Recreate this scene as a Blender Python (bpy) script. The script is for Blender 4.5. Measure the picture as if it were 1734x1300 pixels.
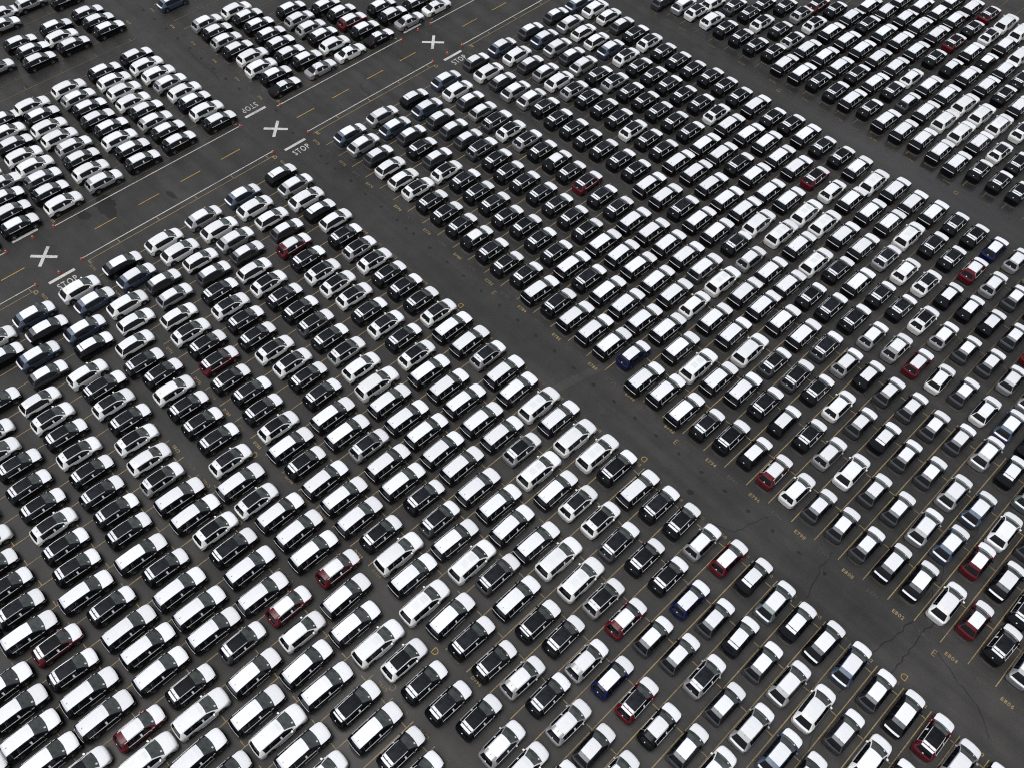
import bpy, math, random
import numpy as np
from mathutils import Matrix, Vector, noise

random.seed(11)
scene = bpy.context.scene
for o in list(bpy.data.objects):
    bpy.data.objects.remove(o)

# ------------------------------------------------------------------ camera, sky, sun, exposure
STALL = 2.80            # metres per parking stall; the lot is laid out in stall units
SKEW = 0.0165           # the stall lines lean a little against the aisle
cam_data = bpy.data.cameras.new('camera')
cam = bpy.data.objects.new('camera', cam_data)
scene.collection.objects.link(cam)
cam_data.sensor_width = 36.0
cam_data.lens = 1458.243 / 1734 * 36
cam_data.clip_start = 1.0
cam_data.clip_end = 6000
cam_rot = Matrix.Rotation(math.radians(44.6142), 4, 'Z') @ Matrix.Rotation(math.radians(33.1193), 4, 'X') @ Matrix.Rotation(math.radians(1.2379), 4, 'Z')
cam.matrix_world = Matrix.Translation((9.8846 * STALL, -16.2664 * STALL, 28.3683 * STALL)) @ cam_rot
scene.camera = cam

SUN_ELEV, SUN_AZ = math.radians(76), math.radians(-150)
world = bpy.data.worlds.new('World')
scene.world = world
world.use_nodes = True
wn, wl = world.node_tree.nodes, world.node_tree.links
sky = wn.new('ShaderNodeTexSky')
sky.sky_type = 'NISHITA'
sky.sun_disc = False
sky.sun_elevation = SUN_ELEV
sky.sun_rotation = SUN_AZ
sky.dust_density = 4.0
sky.air_density = 1.0
hs = wn.new('ShaderNodeHueSaturation')       # overcast: the cloud layer greys the sky
hs.inputs['Saturation'].default_value = 0.24
wl.new(sky.outputs[0], hs.inputs['Color'])
wl.new(hs.outputs[0], wn['Background'].inputs['Color'])
wn['Background'].inputs['Strength'].default_value = 0.12
sun_data = bpy.data.lights.new('sun', 'SUN')
sun_data.energy = 0.9
sun_data.angle = math.radians(40)
sun_data.color = (1.0, 0.992, 0.975)
sun = bpy.data.objects.new('sun', sun_data)
sun.rotation_euler = (math.pi / 2 - SUN_ELEV, 0, math.pi - SUN_AZ)
scene.collection.objects.link(sun)
scene.view_settings.view_transform = 'Standard'
scene.view_settings.look = 'None'
scene.view_settings.gamma = 1
scene.view_settings.use_curve_mapping = False
scene.view_settings.exposure = 0.21
scene.cycles.filter_width = 1.15
scene.cycles.use_denoising = False

# ------------------------------------------------------------------ helpers
COL = scene.collection

def P(n, y, z=0.0):
    """stall units (column number, depth) -> metres"""
    return ((n - 790 + SKEW * y) * STALL, y * STALL, z)

def tag(o, label=None, cat=None, group=None, kind=None):
    if label: o['label'] = label
    if cat: o['category'] = cat
    if group: o['group'] = group
    if kind: o['kind'] = kind
    return o

def link(name, mesh, parent=None):
    o = bpy.data.objects.new(name, mesh)
    COL.objects.link(o)
    if parent is not None:
        o.parent = parent
    return o

def mesh_from(name, verts, faces, mats, midx=None, smooth=False, angle=35):
    m = bpy.data.meshes.new(name)
    m.from_pydata([tuple(v) for v in verts], [], faces)
    for mt in (mats if isinstance(mats, (list, tuple)) else [mats]):
        m.materials.append(mt)
    if midx is not None:
        m.polygons.foreach_set('material_index', midx)
    if smooth:
        m.polygons.foreach_set('use_smooth', [True] * len(m.polygons))
        m.set_sharp_from_angle(angle=math.radians(angle))
    m.update()
    return m

# ------------------------------------------------------------------ materials
def mat(name, col, rough=0.5, metal=0.0, coat=0.0, spec=0.5, emit=None):
    m = bpy.data.materials.new(name)
    m.use_nodes = True
    b = m.node_tree.nodes['Principled BSDF']
    b.inputs['Base Color'].default_value = (*col, 1)
    b.inputs['Roughness'].default_value = rough
    b.inputs['Metallic'].default_value = metal
    b.inputs['Coat Weight'].default_value = coat
    b.inputs['Coat Roughness'].default_value = 0.04
    b.inputs['Specular IOR Level'].default_value = spec
    return m

def noisy(m, scale, lo, hi, detail=4, rough_lo=None, rough_hi=None, obj_jitter=0.0):
    """multiply the base colour by procedural grain"""
    nt = m.node_tree; n, l = nt.nodes, nt.links
    b = n['Principled BSDF']
    tc = n.new('ShaderNodeTexCoord')
    t = n.new('ShaderNodeTexNoise'); t.inputs['Scale'].default_value = scale; t.inputs['Detail'].default_value = detail
    l.new(tc.outputs['Object'], t.inputs['Vector'])
    r = n.new('ShaderNodeMapRange'); r.inputs[3].default_value = lo; r.inputs[4].default_value = hi
    r.inputs[1].default_value = 0.3; r.inputs[2].default_value = 0.7
    l.new(t.outputs['Fac'], r.inputs[0])
    mx = n.new('ShaderNodeMix'); mx.data_type = 'RGBA'; mx.blend_type = 'MULTIPLY'; mx.inputs[0].default_value = 1
    mx.inputs[6].default_value = b.inputs['Base Color'].default_value
    l.new(r.outputs[0], mx.inputs[7])
    l.new(mx.outputs[2], b.inputs['Base Color'])
    if rough_lo is not None:
        rr = n.new('ShaderNodeMapRange'); rr.inputs[3].default_value = rough_lo; rr.inputs[4].default_value = rough_hi
        rr.inputs[1].default_value = 0.3; rr.inputs[2].default_value = 0.7
        l.new(t.outputs['Fac'], rr.inputs[0]); l.new(rr.outputs[0], b.inputs['Roughness'])
    return m

PAINT = {
    'k': mat('black_paint', (0.0035, 0.004, 0.0055), 0.2, 0.0, 0.0, 0.2),
    'w': mat('white_paint', (0.80, 0.80, 0.79), 0.25, 0.0, 0.5),
    's': mat('silver_paint', (0.34, 0.34, 0.35), 0.30, 0.35, 0.5),
    'g': mat('grey_paint', (0.046, 0.048, 0.055), 0.32, 0.2, 0.4),
    'r': mat('red_paint', (0.098, 0.005, 0.011), 0.24, 0.0, 0.15, .3),
    'n': mat('navy_paint', (0.005, 0.008, 0.055), 0.24, 0.0, 0.15, .3),
    'b': mat('steel_blue_paint', (0.055, 0.080, 0.125), 0.30, 0.3, 0.5),
    'e': mat('grey_green_paint', (0.12, 0.155, 0.155), 0.30, 0.3, 0.5),
}
def per_panel(m, lo, hi):
    """each sheet of film has aged a little differently"""
    nt = m.node_tree; n, l = nt.nodes, nt.links
    b = n['Principled BSDF']
    g = n.new('ShaderNodeNewGeometry'); oi = n.new('ShaderNodeObjectInfo')
    ad = n.new('ShaderNodeMath'); ad.operation = 'ADD'; l.new(g.outputs['Random Per Island'], ad.inputs[0]); l.new(oi.outputs['Random'], ad.inputs[1])
    fr = n.new('ShaderNodeMath'); fr.operation = 'FRACT'; l.new(ad.outputs[0], fr.inputs[0])
    r = n.new('ShaderNodeMapRange'); r.inputs[3].default_value = lo; r.inputs[4].default_value = hi
    l.new(fr.outputs[0], r.inputs[0])
    src = b.inputs['Base Color'].links[0].from_socket
    mx = n.new('ShaderNodeMix'); mx.data_type = 'RGBA'; mx.blend_type = 'MULTIPLY'; mx.inputs[0].default_value = 1
    l.new(src, mx.inputs[6]); l.new(r.outputs[0], mx.inputs[7]); l.new(mx.outputs[2], b.inputs['Base Color'])
    return m
FILM = noisy(mat('white_film', (0.83, 0.85, 0.885), 0.45), 1.6, 0.965, 1.02)
FILM2 = noisy(mat('pale_grey_film', (0.60, 0.62, 0.67), 0.4), 1.6, 0.95, 1.02)
per_panel(FILM, .86, 1.02); per_panel(FILM2, .85, 1.1)
PANO = noisy(mat('dark_roof_film', (0.0060, 0.0068, 0.0095), 0.55, 0, 0, .12), 2.6, 0.5, 1.8)
per_panel(PANO, .6, 1.7)
WSH = noisy(mat('windscreen_glass', (0.052, 0.061, 0.060), 0.06, 0, 0, 0.6), 1.7, 0.5, 1.5)
per_panel(WSH, .75, 1.2)
GLASS = mat('tinted_glass', (0.004, 0.005, 0.007), 0.07, 0, 0, 0.22)
CHROME = mat('chrome', (0.78, 0.79, 0.81), 0.30, 0.15)
RUBBER = mat('tyre_rubber', (0.012, 0.012, 0.012), 0.8)
RIM = mat('alloy_rim', (0.30, 0.30, 0.32), 0.35, 0.7)
CLAD = mat('black_cladding', (0.007, 0.007, 0.008), 0.6, 0, 0, .25)
RED = mat('tail_lamp_red', (0.20, 0.010, 0.012), 0.15, 0, 0.5)
RED_DARK = mat('smoked_tail_lamp', (0.030, 0.004, 0.005), 0.2)
LAMP = mat('headlamp_glass', (0.30, 0.31, 0.33), 0.1, 0.2, 0.5)
SPO = {'k': mat('grey_spoiler_film', (0.11, 0.115, 0.13), .35), 'g': mat('grey_spoiler_panel', (0.17, 0.175, 0.19), .4), 's': mat('silver_spoiler_panel', (0.44, 0.45, 0.46), .35),
       'b': mat('blue_spoiler_panel', (0.13, 0.17, 0.23), .35), 'e': mat('green_spoiler_panel', (0.25, .29, .29), .35)}
SUNROOF = mat('pale_sunroof_film', (0.71, 0.73, 0.74), .3)
PAPER = mat('paper_label', (0.72, 0.74, 0.74), 0.6)

def asphalt(name, base, dry=False):
    m = bpy.data.materials.new(name); m.use_nodes = True
    nt = m.node_tree; n, l = nt.nodes, nt.links
    b = n['Principled BSDF']
    geo = n.new('ShaderNodeNewGeometry')
    def nz(scale, detail=4, rough=0.55):
        t = n.new('ShaderNodeTexNoise'); t.inputs['Scale'].default_value = scale
        t.inputs['Detail'].default_value = detail; t.inputs['Roughness'].default_value = rough
        l.new(geo.outputs['Position'], t.inputs['Vector']); return t
    def rng(src, a, b_, lo, hi):
        r = n.new('ShaderNodeMapRange'); r.inputs[1].default_value = a; r.inputs[2].default_value = b_
        r.inputs[3].default_value = lo; r.inputs[4].default_value = hi
        l.new(src, r.inputs[0]); return r.outputs[0]
    def mul(a, c):
        k = n.new('ShaderNodeMath'); k.operation = 'MULTIPLY'; l.new(a, k.inputs[0]); l.new(c, k.inputs[1]); return k.outputs[0]
    fine = nz(9.0, 6, 0.75)
    grit = nz(55.0, 3, 0.8)
    mid = nz(0.45, 5)
    big = nz(0.035, 4)
    f = mul(rng(fine.outputs['Fac'], .25, .75, .72, 1.28), rng(grit.outputs['Fac'], .3, .7, .70, 1.35))
    f = mul(f, rng(mid.outputs['Fac'], .3, .7, .80, 1.18))
    f = mul(f, rng(big.outputs['Fac'], .35, .65, .78, 1.22))
    # tyre polish and drip streaks running along the aisles
    mp = n.new('ShaderNodeMapping'); mp.inputs['Scale'].default_value = (0.03, 0.55, 1)
    l.new(geo.outputs['Position'], mp.inputs['Vector'])
    st = n.new('ShaderNodeTexNoise'); st.inputs['Scale'].default_value = 1.0; st.inputs['Detail'].default_value = 4
    l.new(mp.outputs[0], st.inputs['Vector'])
    f = mul(f, rng(st.outputs['Fac'], .35, .65, .74, 1.18))
    # hairline cracking
    vo = n.new('ShaderNodeTexVoronoi'); vo.feature = 'DISTANCE_TO_EDGE'; vo.inputs['Scale'].default_value = 0.055
    wob = nz(0.5, 5)
    ad = n.new('ShaderNodeVectorMath'); ad.operation = 'MULTIPLY_ADD'
    ad.inputs[1].default_value = (5, 5, 0); l.new(wob.outputs['Color'], ad.inputs[0]); l.new(geo.outputs['Position'], ad.inputs[2])
    l.new(ad.outputs[0], vo.inputs['Vector'])
    gate = nz(0.02, 2)
    ck = rng(vo.outputs['Distance'], 0.0, 0.0035, 0.62, 1.0)
    gt = rng(gate.outputs['Fac'], .46, .54, 1.0, 0.0)
    mxg = n.new('ShaderNodeMix'); mxg.data_type = 'FLOAT'; mxg.inputs[3].default_value = 1.0
    l.new(gt, mxg.inputs[0]); l.new(ck, mxg.inputs[2])
    f = mul(f, mxg.outputs[0])
    cm = n.new('ShaderNodeMix'); cm.data_type = 'RGBA'; cm.blend_type = 'MULTIPLY'; cm.inputs[0].default_value = 1
    cm.inputs[6].default_value = (*base, 1); l.new(f, cm.inputs[7]); l.new(cm.outputs[2], b.inputs['Base Color'])
    wet = nz(0.05, 5)
    if dry:
        b.inputs['Roughness'].default_value = 0.85
    else:
        # standing water along the back aisle keeps the surface smooth there
        px, py, _ = P(791.5, 18.9)
        sb = n.new('ShaderNodeVectorMath'); sb.operation = 'SUBTRACT'; sb.inputs[1].default_value = (px, py, 0); l.new(geo.outputs['Position'], sb.inputs[0])
        sc = n.new('ShaderNodeVectorMath'); sc.operation = 'MULTIPLY'; sc.inputs[1].default_value = (1 / 24.0, 1 / 4.6, 0); l.new(sb.outputs[0], sc.inputs[0])
        ln = n.new('ShaderNodeVectorMath'); ln.operation = 'LENGTH'; l.new(sc.outputs[0], ln.inputs[0])
        wd = n.new('ShaderNodeMath'); wd.operation = 'MULTIPLY_ADD'; wd.inputs[1].default_value = 1.6; l.new(mid.outputs['Fac'], wd.inputs[0]); l.new(ln.outputs['Value'], wd.inputs[2])
        pool = rng(wd.outputs[0], 1.1, 1.9, 0.22, 1.0)
        l.new(mul(rng(wet.outputs['Fac'], .38, .66, 0.62, 0.28), pool), b.inputs['Roughness'])
        wet_spec = rng(wd.outputs[0], 1.0, 1.9, 0.95, 0.35)
    b.inputs['Specular IOR Level'].default_value = 0.35
    if not dry: l.new(wet_spec, b.inputs['Specular IOR Level'])
    bp = n.new('ShaderNodeBump'); bp.inputs['Strength'].default_value = 0.35; bp.inputs['Distance'].default_value = 0.01
    l.new(grit.outputs['Fac'], bp.inputs['Height']); l.new(bp.outputs[0], b.inputs['Normal'])
    return m

ASPH = asphalt('damp_asphalt', (0.0298, 0.0283, 0.0270))
DRY = asphalt('dry_asphalt', (0.050, 0.049, 0.048), True)
PATCH = asphalt('patched_asphalt', (0.047, 0.046, 0.044), True)
STAIN = asphalt('oil_stain', (0.0085, 0.0080, 0.0075))

def road_paint(name, col, wear_lo, wear_hi, scale=7.0):
    """worn road paint: the asphalt shows through where it has rubbed off"""
    m = bpy.data.materials.new(name); m.use_nodes = True
    nt = m.node_tree; n, l = nt.nodes, nt.links
    b = n['Principled BSDF']
    geo = n.new('ShaderNodeNewGeometry')
    t = n.new('ShaderNodeTexNoise'); t.inputs['Scale'].default_value = scale; t.inputs['Detail'].default_value = 6; t.inputs['Roughness'].default_value = .75
    t2 = n.new('ShaderNodeTexNoise'); t2.inputs['Scale'].default_value = 0.25; t2.inputs['Detail'].default_value = 3
    l.new(geo.outputs['Position'], t.inputs['Vector']); l.new(geo.outputs['Position'], t2.inputs['Vector'])
    a = n.new('ShaderNodeMath'); a.operation = 'MULTIPLY_ADD'; a.inputs[1].default_value = 0.6
    l.new(t2.outputs['Fac'], a.inputs[0]); l.new(t.outputs['Fac'], a.inputs[2])
    r = n.new('ShaderNodeMapRange'); r.inputs[1].default_value = wear_lo; r.inputs[2].default_value = wear_hi
    l.new(a.outputs[0], r.inputs[0])
    mx = n.new('ShaderNodeMix'); mx.data_type = 'RGBA'
    mx.inputs[6].default_value = (0.034, 0.032, 0.030, 1); mx.inputs[7].default_value = (*col, 1)
    l.new(r.outputs[0], mx.inputs[0]); l.new(mx.outputs[2], b.inputs['Base Color'])
    b.inputs['Roughness'].default_value = 0.7
    return m

YELLOW = road_paint('yellow_road_paint', (0.36, 0.26, 0.11), 0.50, 0.97)
YELLOW_DIM = road_paint('faded_yellow_paint', (0.20, 0.145, 0.06), 0.62, 1.05)
YELLOW_GHOST = road_paint('worn_off_paint', (0.10, 0.09, 0.07), 0.72, 1.0)
YELLOW_NEW = road_paint('bright_yellow_paint', (0.44, 0.285, 0.06), 0.42, 0.9)
WHITE = road_paint('white_road_paint', (0.58, 0.575, 0.55), 0.46, 0.86)
WHITE_TXT = road_paint('worn_white_paint', (0.56, 0.56, 0.54), 0.48, 0.88)

# ------------------------------------------------------------------ the ground and its paint
G = 1500.0
gv = [(-G, -G, 0), (G, -G, 0), (G, G, 0), (-G, G, 0)]
ground = link('ground', mesh_from('ground', gv, [(0, 1, 2, 3)], ASPH))
tag(ground, 'dark damp asphalt of the storage lot', kind='structure')

ZD, Z1, ZC, Z2, Z3 = 0.004, 0.008, 0.022, 0.026, 0.030

def strip(v, f, a, b, w, z, jit=0.0):
    """flat strip between two points (metres)"""
    a, b = Vector((a[0], a[1])), Vector((b[0], b[1]))
    d = (b - a); L = d.length
    if L < 1e-6: return
    d /= L; q = Vector((-d.y, d.x)) * (w / 2)
    i = len(v)
    for p in (a - q, a + q, b + q, b - q):
        v.append((p.x, p.y, z))
    f.append((i, i + 3, i + 2, i + 1))

def stall_line(n, y0, y1, ticks, m=YELLOW, w=0.095, side=-1):
    v, f = [], []
    jx = random.uniform(-.015, .015)
    strip(v, f, P(n + jx, y0), P(n + jx, y1), w, Z2)
    for t in ticks:
        if y0 - .05 <= t <= y1 + .05:
            strip(v, f, P(n + jx + side * .02, t), P(n + jx + side * .25, t), w * .9, Z2)
    return link('stall_line', mesh_from('stall_line', v, f, m), ground)

TICK_E = [1.65 + 1.934 * k for k in range(4)]
TICK_F = [17.5 - 1.94 * k for k in range(4)][::-1]
TICK_D = [-2.5 - 1.945 * k for k in range(5)]
TICK_C = [-14.4 - 1.955 * k for k in range(6)]
TICK_G = [19.85 + 1.65 + 1.934 * k for k in range(9)]
for n in range(771, 811):
    stall_line(n, 0, 7.95, TICK_E)
    stall_line(n, 10.0, 17.8, TICK_F, YELLOW_DIM)
    stall_line(n, -11.9, -2.16, TICK_D)
    if n < 798: stall_line(n, -26, -14.12, TICK_C)
for n in range(771, 800):
    stall_line(n + .25, 19.72, 36, TICK_G, YELLOW_DIM)
for n in range(745, 767):
    stall_line(n - .38, 0.08, 8.0, TICK_E, YELLOW_DIM if n % 3 else YELLOW)
    stall_line(n - .38, -11.9, -2.2, TICK_D, YELLOW_DIM)
    if n > 752: stall_line(n - .40, -22, -14.1, TICK_C, YELLOW_DIM)
    stall_line(n - .38, 10.0, 17.8, TICK_F, YELLOW_DIM)

TEXT_CACHE = {}
def text_mesh(body, size, m, bold=0.0):
    key = (body, size, m.name, bold)
    if key in TEXT_CACHE: return TEXT_CACHE[key]
    c = bpy.data.curves.new('lettering', 'FONT')
    c.body = body; c.size = size; c.align_x = 'CENTER'; c.align_y = 'CENTER'
    c.space_character = 1.25; c.offset = bold; c.resolution_u = 3
    o = bpy.data.objects.new('lettering', c)
    me = bpy.data.meshes.new_from_object(o)
    bpy.data.objects.remove(o); bpy.data.curves.remove(c)
    me.materials.clear(); me.materials.append(m)
    TEXT_CACHE[key] = me
    return me

def painted_text(name, body, n, y, size, m, rot=0.0, bold=0.012, sx=1.0, sy=1.0):
    o = link(name, text_mesh(body, size, m, bold), ground)
    o.location = P(n, y, Z2)
    o.rotation_euler = (0, 0, rot)
    o.scale = (sx, sy, 1)
    return o

PI = math.pi
for n in range(770, 810):
    m = YELLOW if n % 2 == 0 else YELLOW_GHOST
    painted_text('stall_number', 'E%d' % n, n + .52, -.20, .53, m)
    painted_text('stall_number', 'D%d' % n, n + .62, -2.17, .42, YELLOW if n % 2 == 0 else YELLOW_DIM, PI)
    if n < 800:
        painted_text('stall_number', 'D%d' % n, n + .42, -11.88 - .42 * 0, .44, YELLOW if n % 2 == 0 else YELLOW_DIM)
        painted_text('stall_number', 'C%d' % n, n + .50, -14.12, .44, YELLOW if n % 2 == 0 else YELLOW_DIM, PI)
    painted_text('stall_number', 'F%d' % n, n + .45, 9.72, .44, YELLOW_DIM)
for n in range(772, 796):
    painted_text('stall_number', 'G%d' % n, n + .62, 19.45, .44, YELLOW_DIM if n % 2 == 0 else YELLOW_GHOST)
for n in range(756, 767):
    painted_text('stall_number', 'E%d' % n, n + .0, -.25, .44, YELLOW if n % 2 == 0 else YELLOW_GHOST)
    painted_text('stall_number', 'C%d' % n, n + .0, -14.1, .44, YELLOW_DIM, PI)
painted_text('stall_number', 'D756', 756.1, -1.75, .44, YELLOW, PI)

# row letters
for n, y, t, r in [(783.1, -.46, 'E', 0), (793.05, -.46, 'E', 0), (804.05, -.48, 'E', 0), (782.65, -1.90, 'D', PI), (792.72, -1.86, 'D', PI), (803.8, -1.84, 'D', PI),
                   (782.7, -12.2, 'D', 0), (792.8, -12.2, 'D', 0), (782.85, -13.85, 'C', PI), (792.75, -13.9, 'C', PI), (783.1, 9.35, 'F', 0), (793.1, 9.35, 'F', 0),
                   (783.25, 19.1, 'G', 0), (793.3, 19.1, 'G', 0)]:
    painted_text('row_letter', t, n, y, .95, YELLOW_NEW if t in 'BD' else YELLOW, r, -.012)

# the through road: white edge lines, yellow centre dashes, crosses and stop bars at the aisles
def flat(name, segs, m, z=Z2):
    v, f = [], []
    for a, b, w in segs:
        strip(v, f, a, b, w, z)
    return link(name, mesh_from(name, v, f, m), ground)

RX = lambda y: 769.60       # right edge line (columns drift with the skew)
for y0, y1 in ((-26, -14.12), (-11.93, -2.1), (-.02, 7.9), (10.0, 17.9), (19.9, 34)):
    flat('edge_line', [(P(769.62, y0), P(769.62, y1), .115)], WHITE)
    flat('edge_line', [(P(767.08, y0), P(767.08, y1), .115)], WHITE)
    flat('yellow_edge_line', [(P(769.92, y0 + .1), P(769.92, y1 - .1), .09)] + [(P(769.68, t), P(769.88, t), .09) for t in TICK_E + TICK_F + TICK_D + TICK_C if y0 < t < y1], YELLOW)
    flat('yellow_edge_line', [(P(766.78, y0 + .1), P(766.78, y1 - .1), .08)], YELLOW_DIM)
for k in range(-12, 16):
    y0 = .17 + 2.17 * k
    if -13.6 < y0 < -12 or -2.3 < y0 < -.6 or 8.2 < y0 < 9.6: continue
    flat('centre_dash', [(P(768.45, y0), P(768.45, y0 + 1.05), .12)], YELLOW_NEW)
for yc in (-13.07, -1.04, 8.97):
    cx = 768.42
    for s in (1, -1):
        flat('cross_bar', [(P(cx - .41, yc - s * .41), P(cx + .41, yc + s * .41), .42)], WHITE, Z2 if s > 0 else Z3)
    flat('stop_bar', [(P(769.96, yc - .58), P(769.96, yc + .60), .42)], WHITE)
    flat('stop_bar', [(P(766.74, yc - .60), P(766.74, yc + .58), .42)], WHITE)
    painted_text('stop_lettering', 'STOP', 770.46, yc + .02, .88, WHITE_TXT, PI / 2, .006, 1.0, 1.65)
    painted_text('stop_lettering', 'STOP', 766.25, yc - .02, .88, WHITE_TXT, -PI / 2, .006, 1.0, 1.65)
    for n, y, t in ((770.05, yc + 1.28, 'E'), (770.05, yc - 1.2, 'D'), (766.75, yc + 1.3, 'E'), (766.75, yc - 1.25, 'D')):
        painted_text('row_letter', t, n, y, .8, YELLOW, PI / 2 if n > 768 else -PI / 2, .02)

# stains, patch and cracks in the aisles
def blob(name, n, y, rx, ry, m, z=Z1, seed=0, k=14):
    rnd = random.Random(seed)
    c = P(n, y)
    v = [(c[0], c[1], z)]
    ph = rnd.random() * 6
    for i in range(k):
        a = 2 * PI * i / k
        r = 1 + .28 * math.sin(2 * a + ph) * rnd.random() + rnd.uniform(-.18, .18)
        v.append((c[0] + rx * r * math.cos(a), c[1] + ry * r * math.sin(a), z))
    f = [(0, 1 + i, 1 + (i + 1) % k) for i in range(k)]
    return link(name, mesh_from(name, v, f, m), ground)

STAINS = [(773.69, -0.62, 1.0), (774.85, -0.69, 1.0), (775.96, -0.67, 1.0), (777.08, -0.69, 1.0), (777.75, -0.73, 1.0), (778.21, -0.7, 1.0), (779.33, -0.72, 1.0), (780.47, -0.72, 1.0), (781.52, -0.74, 1.0), (782.66, -0.76, 1.0), (783.74, -0.73, 1.0), (784.82, -0.73, 1.0), (785.9, -0.76, 1.0), (786.97, -0.76, 1.0), (788.07, -0.79, 1.0), (789.14, -0.8, 1.0), (790.23, -0.8, 1.0), (791.29, -0.77, 1.0), (792.36, -0.78, 1.0), (793.45, -0.76, 1.0), (794.54, -0.76, 1.0), (795.61, -0.75, 1.0), (796.7, -0.77, 1.0), (794.78, -1.68, 1.6), (797.78, -0.76, 0.9), (798.91, -0.77, 0.9), (799.98, -0.77, 0.9), (771.43, -0.63, 1.0), (772.56, -0.65, 1.0), (773.69, -0.65, 1.0), (772.05, -0.73, 1.0), (769.2, -0.63, 1.0), (767.31, -0.23, 1.0), (755.64, -0.59, 1.1), (756.74, -0.58, 1.1), (757.93, -0.59, 1.1), (759.06, -0.6, 1.1), (760.2, -0.59, 1.1), (761.32, -0.63, 1.1), (762.45, -0.64, 1.1), (763.58, -0.64, 1.1), (764.7, -0.6, 1.1)]
for i, (n, y, s) in enumerate(STAINS):
    blob('oil_stain', n, y, .23 * s, .18 * s, STAIN, z=Z1 + .0003 * i, seed=i)
blob('oil_stain', 767.55, -9.6, 2.1, 1.3, STAIN, seed=301, k=26)
blob('oil_stain', 767.4, -10.6, 1.0, .6, STAIN, z=.012, seed=302, k=18)
blob('oil_stain', 768.9, -7.1, .9, .35, STAIN, seed=303)
v, f = [], []
strip(v, f, P(788.25, -2.1), P(788.85, .35), .95, Z1)
link('asphalt_patch', mesh_from('asphalt_patch', v, f, PATCH), ground)

def crack(pts, w, seed):
    rnd = random.Random(seed)
    pp = [Vector(P(*p)[:2]) for p in pts]
    out = []
    for a, b in zip(pp, pp[1:]):
        N = max(2, int((b - a).length / .5))
        d = (b - a).normalized(); q = Vector((-d.y, d.x))
        for i in range(N):
            out.append(a + (b - a) * (i / N) + q * rnd.gauss(0, .10))
    out.append(pp[-1])
    v, f = [], []
    for i, p in enumerate(out):
        a = out[max(0, i - 1)]; b = out[min(len(out) - 1, i + 1)]
        d = (b - a).normalized(); q = Vector((-d.y, d.x)) * w * rnd.uniform(.35, 1)
        v += [(p.x - q.x, p.y - q.y, ZC + .0003 * (seed - 40)), (p.x + q.x, p.y + q.y, ZC + .0003 * (seed - 40))]
    for i in range(len(out) - 1):
        f.append((2 * i, 2 * i + 2, 2 * i + 3, 2 * i + 1))
    link('crack', mesh_from('crack', v, f, STAIN), ground)
CRACKS = [[(802.93, 1.42), (803.04, 0.41), (802.9, -0.36), (802.83, -0.97), (802.67, -1.85), (802.55, -3.02), (802.64, -3.8)], [(803.48, 0.88), (803.45, -0.17), (803.48, -0.93), (803.46, -1.86), (803.33, -3.01)], [(804.12, -0.36), (804.68, -0.58), (805.33, -0.78), (805.92, -0.97), (806.68, -1.59)], [(802.49, 5.83), (802.8, 4.46), (802.54, 2.73), (802.93, 1.89), (802.85, 0.89)], [(802.66, -5.03), (802.87, -5.57), (803.03, -6.03)], [(795.88, -2.23), (796.86, -1.79), (797.35, -0.44)], [(768.53, 3.99), (769.42, 3.84), (770.15, 3.63)], [(767.9, 6.92), (768.88, 6.89), (769.48, 6.83)], [(760.28, -0.73), (761.81, -0.88), (762.83, -0.84), (763.5, -0.98)], [(756.71, -8.19), (757.6, -8.25)], [(799.72, 0.08), (799.84, -1.05), (800.06, -1.96)], [(796.62, 6.53), (797.13, 6.37), (797.71, 6.1)]]
for i, c in enumerate(CRACKS):
    crack(c, .065 if i < 2 else .042, 40 + i)

# ------------------------------------------------------------------ cars
def Tab(*kv):
    a = np.array(kv, float); a = a[a[:, 0].argsort()]
    return lambda y: float(np.interp(y, a[:, 0], a[:, 1]))

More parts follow.
